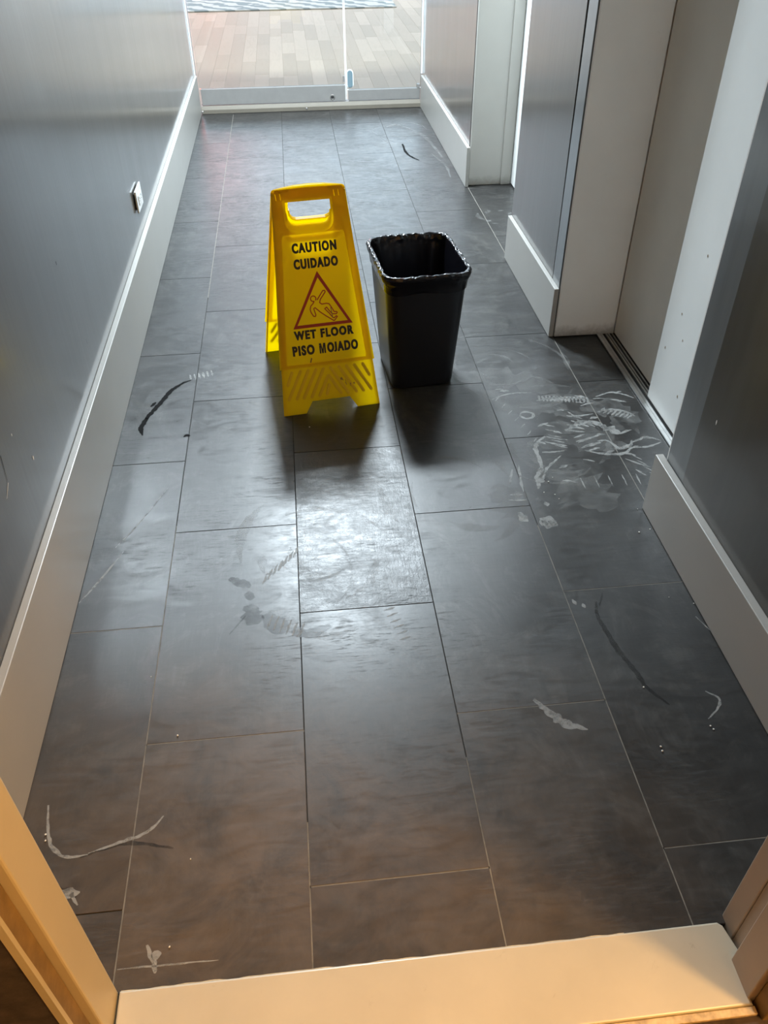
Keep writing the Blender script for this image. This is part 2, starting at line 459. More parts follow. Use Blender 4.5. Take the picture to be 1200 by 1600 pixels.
# dried soap swirls, black scuffs and damp marks lie on the tiles (floor coordinates in metres)
SOAP=[([(1.06,1.431),(1.12,1.439),(1.187,1.434),(1.212,1.429)],0.004,0.009,0.004),
([(1.248,1.432),(1.302,1.451),(1.338,1.437),(1.364,1.411)],0.003,0.006,0.003),
([(1.228,1.348),(1.27,1.355),(1.312,1.34),(1.332,1.312)],0.004,0.008,0.003),
([(1.11,1.262),(1.163,1.296),(1.208,1.285),(1.223,1.249)],0.006,0.016,0.01),
([(1.101,1.263),(1.157,1.245)],0.003,0.007,0.003),
([(1.115,1.29),(1.161,1.26)],0.003,0.008,0.003),
([(1.134,1.309),(1.178,1.271)],0.003,0.008,0.003),
([(1.152,1.315),(1.197,1.269)],0.003,0.006,0.003),
([(1.217,1.273),(1.238,1.247),(1.257,1.226)],0.014,0.028,0.01),
([(1.036,1.237),(1.002,1.203),(0.992,1.172),(0.993,1.13),(0.986,1.08)],0.005,0.01,0.008),
([(0.987,1.085),(0.971,1.042),(0.954,0.995)],0.01,0.018,0.003),
([(0.97,1.043),(1.006,1.088),(1.056,1.138)],0.008,0.006,0.002),
([(1.036,1.237),(1.061,1.223),(1.096,1.211)],0.003,0.005,0.002),
([(1.026,1.211),(1.065,1.19),(1.087,1.182)],0.003,0.006,0.002),
([(1.007,1.159),(1.043,1.157),(1.072,1.16)],0.003,0.005,0.002),
([(1.118,1.2),(1.173,1.216),(1.203,1.229)],0.003,0.006,0.003),
([(1.124,1.167),(1.162,1.179),(1.206,1.199)],0.003,0.007,0.003),
([(1.13,1.156),(1.167,1.136),(1.208,1.126),(1.248,1.134),(1.273,1.171)],0.003,0.008,0.004),
([(1.216,1.189),(1.23,1.155),(1.264,1.162),(1.281,1.19)],0.006,0.01,0.004),
([(1.275,1.177),(1.327,1.198),(1.364,1.177)],0.004,0.008,0.003),
([(1.26,1.151),(1.317,1.153),(1.362,1.17)],0.003,0.006,0.003),
([(0.993,1.363),(1.009,1.373),(1.029,1.361),(1.028,1.345),(1.006,1.335),(0.991,1.349),(0.993,1.363)],0.004,0.006,0.004),
([(0.926,0.87),(0.948,0.87),(0.964,0.857)],0.008,0.016,0.01),
([(0.927,0.853),(0.944,0.845),(0.965,0.849)],0.008,0.016,0.006),
([(0.881,0.905),(0.883,0.879),(0.894,0.865)],0.004,0.016,0.004),
([(0.872,0.978),(0.907,0.976)],0.002,0.006,0.002),
([(0.862,0.957),(0.912,0.951)],0.002,0.006,0.002),
([(0.926,1.107),(0.916,1.039),(0.912,0.987)],0.003,0.006,0.002),
([(0.904,1.089),(0.883,1.024)],0.002,0.005,0.002),
([(0.912,1.446),(0.98,1.479),(1.056,1.48)],0.002,0.004,0.002),
([(1.138,1.358),(1.157,1.332),(1.211,1.338)],0.003,0.006,0.003),
([(1.034,1.079),(1.062,1.091)],0.003,0.008,0.003),
([(0.952,0.928),(0.967,0.929)],0.004,0.012,0.004),
([(1.231,1.102),(1.263,1.073),(1.288,1.055)],0.002,0.005,0.002),
([(1.243,1.05),(1.262,1.019)],0.002,0.005,0.002),
([(0.956,4.688),(1.081,4.509),(1.147,4.272),(1.174,3.922)],0.01,0.02,0.008),
([(0.899,4.429),(1.002,4.34),(1.055,4.211)],0.006,0.014,0.005),
([(1.123,4.017),(1.167,3.795),(1.158,3.594)],0.005,0.012,0.005),
([(-0.162,0.184),(-0.151,0.131),(-0.135,0.097),(-0.107,0.08),(-0.074,0.081)],0.003,0.005,0.002),
([(-0.074,0.083),(-0.009,0.101),(0.026,0.114),(0.049,0.14)],0.002,0.005,0.002),
([(-0.11,0.022),(-0.091,0.015),(-0.076,0.016)],0.003,0.01,0.002),
([(-0.091,0.015),(-0.076,-0.006)],0.008,0.004,0.003),
([(0.06,-0.092),(0.061,-0.106)],0.006,0.012,0.005),
([(0.06,-0.106),(0.062,-0.126)],0.004,0.006,0.002),
([(0.045,-0.082),(0.058,-0.112)],0.003,0.005,0.002),
([(0.003,-0.114),(0.069,-0.115),(0.159,-0.117)],0.001,0.0025,0.001),
([(1.124,0.299),(1.144,0.278),(1.132,0.256),(1.102,0.233)],0.002,0.004,0.002),
([(0.77,0.317),(0.802,0.271),(0.822,0.251),(0.858,0.235)],0.006,0.014,0.003),
([(0.947,0.568),(0.95,0.554)],0.003,0.006,0.002),
([(0.927,0.583),(0.932,0.566)],0.003,0.006,0.002),
([(1.187,0.501),(1.213,0.404),(1.205,0.191)],0.002,0.003,0.002),
([(-0.115,0.933),(-0.077,1.015),(-0.037,1.112)],0.002,0.003,0.001),
([(-0.143,0.882),(-0.086,0.986)],0.001,0.003,0.001),
([(-0.198,0.698),(-0.161,0.773),(-0.119,0.87)],0.002,0.004,0.001),
([(1.074,1.459),(1.07,1.426)],0.0036,0.006,0.0024000000000000002),
([(1.085,1.457),(1.081,1.424)],0.0036,0.006,0.0024000000000000002),
([(1.097,1.455),(1.092,1.422)],0.0036,0.006,0.0024000000000000002),
([(1.108,1.453),(1.103,1.42)],0.0036,0.006,0.0024000000000000002),
([(1.119,1.451),(1.115,1.418)],0.0036,0.006,0.0024000000000000002),
([(1.13,1.449),(1.126,1.416)],0.0036,0.006,0.0024000000000000002),
([(1.142,1.447),(1.137,1.414)],0.0036,0.006,0.0024000000000000002),
([(1.153,1.445),(1.148,1.412)],0.0036,0.006,0.0024000000000000002),
([(1.164,1.443),(1.159,1.41)],0.0036,0.006,0.0024000000000000002),
([(1.175,1.441),(1.17,1.409)],0.0036,0.006,0.0024000000000000002),
([(1.187,1.439),(1.181,1.407)],0.0036,0.006,0.0024000000000000002),
([(1.198,1.437),(1.193,1.405)],0.0036,0.006,0.0024000000000000002),
([(1.209,1.435),(1.204,1.403)],0.0036,0.006,0.0024000000000000002),
([(1.22,1.433),(1.215,1.401)],0.0036,0.006,0.0024000000000000002),
([(1.257,1.366),(1.231,1.343)],0.003,0.005,0.002),
([(1.268,1.36),(1.242,1.336)],0.003,0.005,0.002),
([(1.279,1.354),(1.253,1.33)],0.003,0.005,0.002),
([(1.29,1.348),(1.263,1.324)],0.003,0.005,0.002),
([(1.301,1.342),(1.274,1.318)],0.003,0.005,0.002),
([(1.312,1.336),(1.285,1.312)],0.003,0.005,0.002),
([(1.322,1.33),(1.296,1.306)],0.003,0.005,0.002),
([(1.333,1.324),(1.306,1.301)],0.003,0.005,0.002),
([(1.077,1.283),(1.043,1.301)],0.0024,0.004,0.0016),
([(1.079,1.254),(1.045,1.272)],0.0024,0.004,0.0016),
([(1.081,1.226),(1.047,1.243)],0.0024,0.004,0.0016),
([(1.083,1.199),(1.05,1.216)],0.0024,0.004,0.0016),
([(1.085,1.172),(1.052,1.188)],0.0024,0.004,0.0016),
([(1.154,1.235),(1.117,1.219)],0.003,0.005,0.002),
([(1.159,1.21),(1.123,1.195)],0.003,0.005,0.002),
([(1.164,1.186),(1.128,1.171)],0.003,0.005,0.002),
([(1.169,1.162),(1.133,1.147)],0.003,0.005,0.002),
([(0.925,0.866),(0.926,0.844)],0.0036,0.006,0.0024000000000000002),
([(0.937,0.865),(0.938,0.843)],0.0036,0.006,0.0024000000000000002),
([(0.95,0.863),(0.951,0.841)],0.0036,0.006,0.0024000000000000002),
([(0.963,0.862),(0.963,0.84)],0.0036,0.006,0.0024000000000000002),
([(0.95,1.467),(0.933,1.443)],0.0018,0.003,0.0012000000000000001),
([(0.961,1.426),(0.944,1.403)],0.0018,0.003,0.0012000000000000001),
([(0.972,1.385),(0.955,1.363)],0.0018,0.003,0.0012000000000000001),
([(0.983,1.346),(0.966,1.325)],0.0018,0.003,0.0012000000000000001),
([(0.993,1.308),(0.976,1.287)],0.0018,0.003,0.0012000000000000001),
([(1.003,1.271),(0.987,1.25)],0.0018,0.003,0.0012000000000000001),
([(1.013,1.234),(0.997,1.214)],0.0018,0.003,0.0012000000000000001),
([(1.08,1.03),(1.08,0.982)],0.0018,0.003,0.0012000000000000001),
([(1.119,1.03),(1.119,0.983)],0.0018,0.003,0.0012000000000000001),
([(1.158,1.031),(1.157,0.983)],0.0018,0.003,0.0012000000000000001),
([(1.197,1.031),(1.196,0.983)],0.0018,0.003,0.0012000000000000001),
([(1.236,1.031),(1.234,0.983)],0.0018,0.003,0.0012000000000000001),
([(1.255,1.12),(1.276,1.092)],0.0018,0.003,0.0012000000000000001),
([(1.262,1.091),(1.283,1.063)],0.0018,0.003,0.0012000000000000001),
([(1.269,1.061),(1.29,1.034)],0.0018,0.003,0.0012000000000000001),
([(1.276,1.033),(1.296,1.006)],0.0018,0.003,0.0012000000000000001),
([(1.282,1.005),(1.302,0.979)],0.0018,0.003,0.0012000000000000001),
([(1.289,0.977),(1.308,0.952)],0.0018,0.003,0.0012000000000000001),
([(-0.024,1.716),(-0.016,1.679)],0.003,0.005,0.002),
([(-0.011,1.72),(-0.003,1.684)],0.003,0.005,0.002),
([(0.003,1.725),(0.011,1.688)],0.003,0.005,0.002),
([(0.016,1.729),(0.024,1.692)],0.003,0.005,0.002),
([(0.03,1.734),(0.037,1.697)],0.003,0.005,0.002),
([(0.043,1.738),(0.051,1.701)],0.003,0.005,0.002),
([(0.221,0.714),(0.232,0.749)],0.003,0.005,0.002),
([(0.232,0.727),(0.244,0.763)],0.003,0.005,0.002),
([(0.244,0.741),(0.256,0.777)],0.003,0.005,0.002),
([(0.257,0.755),(0.269,0.791)],0.003,0.005,0.002),
([(0.269,0.769),(0.281,0.806)],0.003,0.005,0.002),
([(0.281,0.784),(0.294,0.821)],0.003,0.005,0.002),
([(0.294,0.798),(0.307,0.836)],0.003,0.005,0.002),
([(0.231,0.569),(0.244,0.612)],0.0024,0.004,0.0016),
([(0.245,0.563),(0.258,0.606)],0.0024,0.004,0.0016),
([(0.259,0.557),(0.272,0.599)],0.0024,0.004,0.0016),
([(0.273,0.55),(0.286,0.593)],0.0024,0.004,0.0016),
([(0.287,0.544),(0.3,0.586)],0.0024,0.004,0.0016),
([(0.3,0.538),(0.315,0.58)],0.0024,0.004,0.0016),
([(0.495,0.597),(0.52,0.605)],0.0024,0.004,0.0016),
([(0.5,0.578),(0.525,0.587)],0.0024,0.004,0.0016),
([(0.505,0.559),(0.53,0.568)],0.0024,0.004,0.0016),
([(0.51,0.541),(0.535,0.55)],0.0024,0.004,0.0016),
([(0.515,0.523),(0.54,0.531)],0.0024,0.004,0.0016),
([(0.52,0.506),(0.545,0.514)],0.0024,0.004,0.0016)]
WET=[([(-0.136,1.375),(-0.145,1.419),(-0.133,1.47)],0.004,0.016,0.012),
([(-0.136,1.464),(-0.119,1.51),(-0.098,1.563),(-0.077,1.619),(-0.047,1.661),(-0.015,1.684)],0.012,0.014,0.003),
([(-0.129,1.532),(-0.117,1.559)],0.003,0.01,0.003),
([(-0.014,1.353),(-0.007,1.363),(0.003,1.356)],0.004,0.01,0.006),
([(0.987,4.22),(0.987,4.057),(1.008,3.965),(1.04,3.904)],0.01,0.014,0.008)]
DAMP=[([(0.98,0.571),(0.971,0.532),(0.973,0.492),(0.984,0.423),(1.0,0.363),(1.011,0.317),(1.039,0.274)],0.004,0.012,0.004),
([(1.003,0.595),(0.984,0.557)],0.003,0.005,0.002),
([(0.142,0.741),(0.167,0.724),(0.193,0.708)],0.01,0.026,0.01),
([(0.181,0.687),(0.2,0.668)],0.016,0.024,0.012),
([(0.188,0.648),(0.2,0.613),(0.219,0.595)],0.02,0.045,0.02),
([(0.23,0.618),(0.248,0.583),(0.278,0.564)],0.02,0.05,0.02),
([(0.278,0.564),(0.324,0.547),(0.372,0.565)],0.014,0.026,0.01),
([(0.149,0.563),(0.183,0.615)],0.002,0.004,0.002),
([(-0.126,0.026),(-0.105,0.019),(-0.081,0.008)],0.006,0.016,0.006),
([(-0.087,0.077),(-0.044,0.09),(0.001,0.094),(0.072,0.077)],0.004,0.008,0.003)]
BROAD=[([(0.898,1.511),(0.998,1.411),(1.144,1.382)],0.02,0.1,0.02),
([(1.008,1.191),(1.127,1.232),(1.248,1.153)],0.03,0.15,0.03),
([(1.004,1.058),(1.075,0.974),(1.122,0.887)],0.03,0.12,0.03),
([(0.848,1.028),(0.87,0.942),(0.897,0.869)],0.02,0.09,0.02),
([(1.18,1.365),(1.274,1.367),(1.336,1.276)],0.02,0.09,0.02),
([(1.259,1.32),(1.264,1.256),(1.232,1.237)],0.01,0.03,0.01),
([(0.887,1.634),(1.013,1.564),(1.146,1.482)],0.02,0.12,0.02)]
CRUMBS=[(1.15,0.565),
(1.002,0.322),
(1.099,0.216),
(1.102,0.208),
(0.985,0.181),
(0.984,0.171),
(1.212,0.286),
(1.212,0.281),
(1.209,0.247),
(1.198,0.539),
(1.188,0.881),
(1.191,0.8),
(1.16,0.792),
(0.103,0.053),
(0.081,-0.089),
(-0.154,0.126),
(-0.152,0.114),
(-0.189,0.115),
(-0.009,0.462),
(0.059,0.309),
(0.354,1.362),
(-0.297,1.89),
(1.005,1.039),
(0.988,1.021),
(0.991,0.965),
(0.965,0.977),
(0.997,0.946)]

for pts, w0, wm, w1 in SOAP: ribbon(bm, pts, (w0, wm * 1.35, w1), 0.00035, 3 if pts[0][1] < 3 else 6, 0.9)
for pts, w0, wm, w1 in BROAD: ribbon(bm, pts, (w0, wm, w1), 0.00015, 6, 1.3)
for pts, w0, wm, w1 in WET: ribbon(bm, pts, (w0, wm, w1), 0.0005, 4, 0.7)
for pts, w0, wm, w1 in DAMP: ribbon(bm, pts, (w0, wm, w1), 0.0002, 5, 0.7)
rs = random.Random(11)
def arc(cx, cy, r, a0, a1, n=6): return [(cx + r * math.cos(a0 + (a1 - a0) * k / n), cy + r * 1.15 * math.sin(a0 + (a1 - a0) * k / n)) for k in range(n + 1)]
for cx, cy, cnt, rmax in ((1.06, 1.22, 16, 0.24), (1.00, 1.62, 14, 0.22), (0.33, 0.80, 12, 0.22), (1.00, 4.45, 10, 0.18), (0.75, 1.00, 8, 0.2), (1.30, 3.05, 8, 0.08)):
    for _ in range(cnt):
        r = rs.uniform(0.25, 1.0) * rmax; a0 = rs.uniform(0, 6.28); sp = rs.uniform(0.4, 1.5)
        pts = [(x, y) for x, y in arc(cx + rs.uniform(-.05, .05), cy + rs.uniform(-.08, .08), r, a0, a0 + sp) if -0.19 < x < (1.19 if not 0.9 < y < 1.82 and not 2.56 < y < 3.4 else 1.36)]
        if len(pts) > 3: ribbon(bm, pts, (0.002, rs.uniform(0.006, 0.030), 0.002), 0.00025 + rs.uniform(0, 0.00004), 6, 0.8)
# tread teeth left by soles in the soap
for _ in range(26):
    cx, cy, a = rs.uniform(0.93, 1.33), rs.uniform(1.0, 1.55), rs.uniform(-0.5, 0.5)
    l = rs.uniform(0.012, 0.05)
    ribbon(bm, [(cx, cy), (cx + l * 0.5 * math.cos(a), cy + l * 0.5 * math.sin(a) + 0.003), (cx + l * math.cos(a), cy + l * math.sin(a))], (0.003, rs.uniform(0.005, 0.011), 0.002), 0.00038, 3, 0.9)
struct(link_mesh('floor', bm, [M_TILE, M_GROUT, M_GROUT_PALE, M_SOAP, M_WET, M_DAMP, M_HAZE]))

# ------------------------------------------------------------------ oak floor of the room beyond
bm = bmesh.new(); seed = bm.loops.layers.color.new('tile_seed')
x = -4.5
while x < 4.9:
    y = 5.06 + random.uniform(-0.9, 0)
    while y < 13.2:
        ln = random.uniform(0.35, 1.0)
        y0, y1 = max(5.06, y), min(y + ln, 13.2); y += ln
        if y1 - y0 < 0.02: continue
        col_now = (random.random(), random.random(), random.random())
        add_tile(bm, x + 0.0004, min(x + 0.105, 4.9) - 0.0004, y0 + 0.0004, y1 - 0.0004, 0.0, -0.003, seed, 0, 0.0006)
    x += 0.105
add_box(bm, -4.5, 4.9, 5.06, 13.2, -0.03, -0.0014, 1)
struct(link_mesh('floor', bm, [M_OAK, paint('oak_joint', (0.22, 0.17, 0.12), 0.9)]))

# ------------------------------------------------------------------ walls
H = 2.45
WX_L, WX_R, RX = -0.217, 1.221, 1.44
def laminate_wall(name, dims, chips=()):
    bm = bmesh.new(); add_box(bm, *dims)
    for (x, y, z, sy, sz, mi) in chips:                    # knocked-off chips of the finish
        n = 7; cen = Vector((x, y, z))
        ring = [bm.verts.new((x, y + sy * math.cos(6.283 * k / n) * random.uniform(.7, 1.2), z + sz * math.sin(6.283 * k / n) * random.uniform(.7, 1.2))) for k in range(n)]
        f = bm.faces.new(ring); f.material_index = mi
    return struct(link_mesh(name, bm, [M_WALL, M_CHIP, M_DARKGAP]))
cl = WX_L + 0.0006
wall_left = laminate_wall('wall_left', (WX_L - 0.12, WX_L, -0.147, 5.20, 0, H),
    ((cl, 0.767, 0.363, 0.0035, 0.006, 1), (cl, 0.705, 0.462, 0.002, 0.003, 1), (cl, 1.273, 0.572, 0.002, 0.006, 2), (cl, 1.35, 0.325, 0.001, 0.008, 2)))
# small crack in the left wall
bm = bmesh.new()
def wall_line(p, q, w, mi):
    (y0, z0), (y1, z1) = p, q
    d = Vector((0, y1 - y0, z1 - z0)).normalized(); nn = Vector((0, -d.z, d.y)) * w
    vs = [bm.verts.new((cl, y0 + nn.y, z0 + nn.z)), bm.verts.new((cl, y1 + nn.y * .4, z1 + nn.z * .4)), bm.verts.new((cl, y1 - nn.y * .4, z1 - nn.z * .4)), bm.verts.new((cl, y0 - nn.y, z0 - nn.z))]
    f = bm.faces.new(vs); f.material_index = mi
wall_line((0.627, 0.468), (0.617, 0.417), 0.0012, 0)
wall_line((0.617, 0.412), (0.588, 0.396), 0.0012, 1)
crack = link_mesh('surface_crack', bm, [M_DARKGAP, M_CHIP], wall_left)
crack['label'] = 'short angled crack with a pale edge'

def wall_right_piece(name, y0, y1):
    return laminate_wall(name, (WX_R, WX_R + 0.02, y0, y1, 0, H),
                         ((WX_R - 0.0006, 0.70, 0.385, 0.0025, 0.006, 1),) if name == 'wall_right_near' else ())
wall_right_piece('wall_right_far', 3.463, 5.17)
bm = bmesh.new(); vs, fs = add_box(bm, WX_R, WX_R + 0.02, 1.922, 2.54, 0, H)
for v in vs:
    if v.co.y < 2.0 and v.co.z > 1: v.co.y = 1.958          # the panel edge leans away from the metal strip
struct(link_mesh('wall_right_middle', bm, M_WALL))
wall_right_piece('wall_right_near', -0.147, 0.765)
# carcass behind the wall panels
for nm, y0, y1 in (('wall_right_core_far', 3.463, 5.2), ('wall_right_core_middle', 1.838, 2.54), ('wall_right_core_near', -0.147, 0.862)):
    struct(box_obj(nm, (WX_R + 0.02, 1.62, y0, y1, 0, H), M_WHITE))
struct(box_obj('wall_right_back', (1.50, 1.62, 0.862, 3.463, 0, H), M_WHITE))
# narrow grey metal strips at the edges of the lift opening
bm = bmesh.new(); add_box(bm, WX_R - 0.001, WX_R + 0.02, 1.838, 1.918, 0, H); bevel_all(bm, 0.0015, 1)
struct(link_mesh('trim_1', bm, M_STEEL_STRIP))
bm = bmesh.new(); add_box(bm, WX_R + 0.001, WX_R + 0.02, 0.765, 0.862, 0, H); bevel_all(bm, 0.0015, 1)
struct(link_mesh('trim_2', bm, M_STEEL_STRIP))
struct(box_obj('trim_3', (WX_R + 0.012, WX_R + 0.0205, 1.918, 1.97, 0, H), M_DARKGAP))

# ------------------------------------------------------------------ baseboards
def baseboard(name, x0, x1, y0, y1, h):
    bm = bmesh.new(); add_box(bm, x0, x1, y0, y1, 0.001, h); bevel_all(bm, 0.0018, 2)
    return struct(link_mesh(name, bm, M_BASE))
baseboard('baseboard_left', WX_L, X_LEFT, -0.147, 5.03, 0.221)
baseboard('baseboard_right_far', X_RIGHT, WX_R, 3.435, 5.03, 0.188)
baseboard('baseboard_right_middle', X_RIGHT, WX_R, 1.835, 2.538, 0.177)
baseboard('baseboard_right_near', X_RIGHT - 0.004, WX_R, -0.147, 0.885, 0.172)

# ------------------------------------------------------------------ white jambs of the two recesses
def jamb(name, y0, y1, x0, x1, extra=(), mt=None):
    bm = bmesh.new(); add_box(bm, x0, x1, y0, y1, 0.003, H - 0.01)
    bevel_all(bm, 0.002, 1)
    for d in extra: add_box(bm, *d)
    return struct(link_mesh(name, bm, mt or M_WHITE))
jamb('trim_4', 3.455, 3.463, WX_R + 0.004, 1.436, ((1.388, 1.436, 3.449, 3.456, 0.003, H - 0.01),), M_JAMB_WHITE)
jamb('trim_5', 1.829, 1.838, WX_R + 0.003, 1.436)
jamb('trim_6', 0.862, 0.870, WX_R + 0.003, 1.38)
# doors: plain white door in the far recess, two overlapping sliding leaves in the near one
struct(box_obj('door_1', (1.440, 1.475, 2.548, 3.446, 0.008, 2.1), M_LEAF2, bev=0.002))
struct(box_obj('wall_right_door_head', (1.436, 1.50, 2.54, 3.455, 2.11, H), M_WHITE))
d2 = struct(box_obj('door_2', (1.437, 1.462, 0.90, 1.8265, 0.008, H - 0.02), M_LEAF, bev=0.002))
d3 = struct(box_obj('door_3', (1.402, 1.428, 0.872, 1.402, 0.010, H - 0.02), M_LEAF2, bev=0.002))
bm = bmesh.new()
for (y, z) in ((1.31, 0.33), (1.27, 0.27), (1.15, 0.41), (1.22, 0.12), (1.36, 0.20), (1.12, 0.19), (1.25, 0.52)):
    n = 6
    f = bm.faces.new([bm.verts.new((1.4013, y + .003 * math.cos(1.047 * k) * random.uniform(.4, 1), z + .006 * math.sin(1.047 * k) * random.uniform(.4, 1))) for k in range(n)])
dn = link_mesh('paint_nick', bm, M_STOP, d3); dn['label'] = 'small dark nicks in the paint'
# grooved metal track in the floor under the sliding leaves
bm = bmesh.new()
add_box(bm, 1.375, 1.497, 0.87, 1.829, 0.0005, 0.003, 1)
for x0, x1, h in ((1.375, 1.386, 0.007), (1.388, 1.3965, 0.0055), (1.406, 1.4125, 0.006), (1.4155, 1.421, 0.006), (1.4285, 1.433, 0.006)):
    add_box(bm, x0, x1, 0.872, 1.828, 0.001, h, 0)
struct(link_mesh('trim_7', bm, [M_METAL, M_DARKGAP]))

# ------------------------------------------------------------------ glass door, fixed glass panel and threshold at the far end
bm = bmesh.new()
prof = [(5.028, 0.002), (5.028, 0.024), (5.036, 0.030), (5.050, 0.042), (5.11, 0.042), (5.11, 0.002)]
ends = [[bm.verts.new((x, y, z)) for y, z in prof] for x in (WX_L + 0.018, WX_R - 0.016)]
bm.faces.new(ends[0]); bm.faces.new(ends[1][::-1])
for i in range(len(prof)):
    j = (i + 1) % len(prof); bm.faces.new((ends[0][j], ends[0][i], ends[1][i], ends[1][j]))
th = struct(link_mesh('trim_8', bm, M_BEIGE))
def screw_head(bmx, x, y, z, r, mi=0, n=16):
    rings = []
    for yy, rr in ((y, r), (y - 0.0015, r), (y - 0.003, r * 0.7), (y - 0.0018, r * 0.55), (y - 0.0018, 0.0001)):
        rings.append([bmx.verts.new((x + rr * math.cos(6.28318 * k / n), yy, z + rr * math.sin(6.28318 * k / n))) for k in range(n)])
    for a, b_ in zip(rings, rings[1:]):
        for k in range(n):
            f = bmx.faces.new((a[k], a[(k + 1) % n], b_[(k + 1) % n], b_[k])); f.material_index = mi
bm = bmesh.new()
for x in (WX_L + 0.024, 0.468): screw_head(bm, x, 5.0285, 0.014, 0.006)
link_mesh('screw', bm, M_METAL, th)

gd = struct(empty('door_4', (0.26, 5.07, 0.0)))                # the hinged glass leaf on the left
def rel(o, p): o.location = tuple(-v for v in p.location); return o
o = rel(box_obj('bottom_rail', (-0.190, 0.722, 5.058, 5.084, 0.046, 0.138), M_RAIL, gd, 0.002), gd)
gp = rel(box_obj('glass_pane', (-0.196, 0.722, 5.065, 5.077, 0.138, 2.35), M_GLASS, gd), gd)
rel(box_obj('pane_edge', (0.7222, 0.7265, 5.065, 5.077, 0.050, 2.35), M_WHITEEDGE, gd), gd)
bm = bmesh.new(); screw_head(bm, 0.638, 5.0578, 0.070, 0.0165); screw_head(bm, 0.638, 5.0553, 0.070, 0.009, 1)
lk = rel(link_mesh('lock_cylinder', bm, [M_METAL, M_SLOT], gd), gd)
gf = struct(empty('window_1', (0.97, 5.07, 0.0)))             # the fixed glass panel on the right
rel(box_obj('bottom_rail', (0.742, WX_R - 0.016, 5.058, 5.084, 0.046, 0.108), M_RAIL, gf, 0.002), gf)
rel(box_obj('glass_pane', (0.7345, WX_R - 0.006, 5.065, 5.077, 0.108, 2.35), M_GLASS, gf), gf)
rel(box_obj('pane_edge', (0.7305, 0.7345, 5.065, 5.077, 0.050, 2.35), M_WHITEEDGE, gf), gf)
rel(box_obj('end_clip', (1.185, 1.203, 5.056, 5.086, 0.108, 0.130), M_RAIL, gf, 0.001), gf)
def capsule_plate(bmx, x, z, hw, hh, y0, y1, mi):
    n = 12; pts = []
    for k in range(n + 1): a = math.pi * k / n; pts.append((x + hw * math.cos(a), z + hh - hw + hw * math.sin(a)))
    for k in range(n + 1): a = math.pi + math.pi * k / n; pts.append((x + hw * math.cos(a), z - hh + hw + hw * math.sin(a)))
    f0 = [bmx.verts.new((px, y0, pz)) for px, pz in pts]; f1 = [bmx.verts.new((px, y1, pz)) for px, pz in pts]
    bmx.faces.new(f0).material_index = mi; bmx.faces.new(f1[::-1]).material_index = mi
    for i in range(len(pts)):
        j = (i + 1) % len(pts); bmx.faces.new((f0[j], f0[i], f1[i], f1[j])).material_index = mi
bm = bmesh.new(); capsule_plate(bm, 0.754, 0.172, 0.022, 0.054, 5.060, 5.064, 0); capsule_plate(bm, 0.754, 0.172, 0.0165, 0.048, 5.055, 5.0605, 1)
pl = rel(link_mesh('lock_plate', bm, [M_WHITEEDGE, M_BUMPER], gf), gf); pl['label'] = 'blue-grey oval plate with a white rim'
rel(box_obj('strike', (0.708, 0.7205, 5.056, 5.0645, 0.155, 0.190), M_RAIL, gd, 0.001), gd)
# slim upright channels at both ends of the glass
struct(box_obj('trim_9', (WX_L + 0.0005, WX_L + 0.006, 5.060, 5.082, 0.045, H - 0.05), M_WHITEEDGE, None, 0.001))
struct(box_obj('trim_10', (WX_R - 0.012, WX_R - 0.0005, 5.060, 5.082, 0.19, H - 0.05), M_WHITEEDGE, None, 0.001))

# ------------------------------------------------------------------ room beyond: walls, ceiling, rug
struct(box_obj('wall_beyond_left', (-4.6, -4.5, 5.2, 13.2, 0, 5.0), M_ROOM))
struct(box_obj('wall_beyond_front_left', (-4.6, WX_L - 0.12, 5.10, 5.2, 0, 5.0), M_ROOM))
struct(box_obj('wall_beyond_front_right', (1.62, 5.0, 5.10, 5.2, 0, 5.0), M_ROOM))
struct(box_obj('wall_beyond_head', (WX_L - 0.12, 1.62, 5.21, 5.25, 2.46, 5.0), M_ROOM))
struct(box_obj('wall_beyond_back', (-4.6, 5.0, 13.2, 13.3, 0, 5.0), M_ROOM))
struct(box_obj('wall_beyond_right', (4.9, 5.0, 5.2, 13.2, 0, 5.0), M_ROOM))
struct(box_obj('ceiling', (-4.6, 5.0, 5.05, 13.3, 5.0, 5.1), M_ROOM))
struct(box_obj('added_red_panel', (-0.86, -0.42, 11.55, 11.70, 0.6, 2.4), M_REDLIT, None, 0.01))   # unseen lit red panel, added to give the red glow in the floor
bm = bmesh.new(); add_box(bm, -1.9, 1.53, 9.07, 11.4, 0.0005, 0.012); bevel_all(bm, 0.003, 1)
rug = link_mesh('rug', bm, M_RUG)
tag(rug, 'pale blue and white woven rug on the light wood floor beyond the glass door', 'rug')

# ------------------------------------------------------------------ corridor and near-room shell
struct(box_obj('ceiling', (WX_L - 0.12, 1.62, -0.147, 5.2, H, H + 0.08), M_CEIL))
struct(box_obj('ceiling', (-1.3, 2.4, -2.6, -0.246, H, H + 0.08), M_CEIL))
struct(box_obj('wall_front_left', (-1.3, -0.012, -0.246, -0.1475, 0, H), M_CARPET))
struct(box_obj('wall_front_right', (1.02, 2.4, -0.246, -0.1475, 0, H), M_JAMB2))
struct(box_obj('wall_front_head', (-0.012, 1.02, -0.246, -0.1475, 2.1, H), M_CEIL))
M_NEAR = paint('near_room_paint', (0.55, 0.48, 0.38), 0.9)
struct(box_obj('wall_near_left', (-1.4, -1.3, -2.6, -0.15, 0, H), M_NEAR))
struct(box_obj('wall_near_right', (2.4, 2.5, -2.6, -0.15, 0, H), M_NEAR))
struct(box_obj('wall_near_back', (-1.4, 2.5, -2.7, -2.6, 0, H), M_NEAR))
struct(box_obj('floor', (-0.4, 1.7, -0.30, 0.0, -0.09, -0.031), M_GROUT))
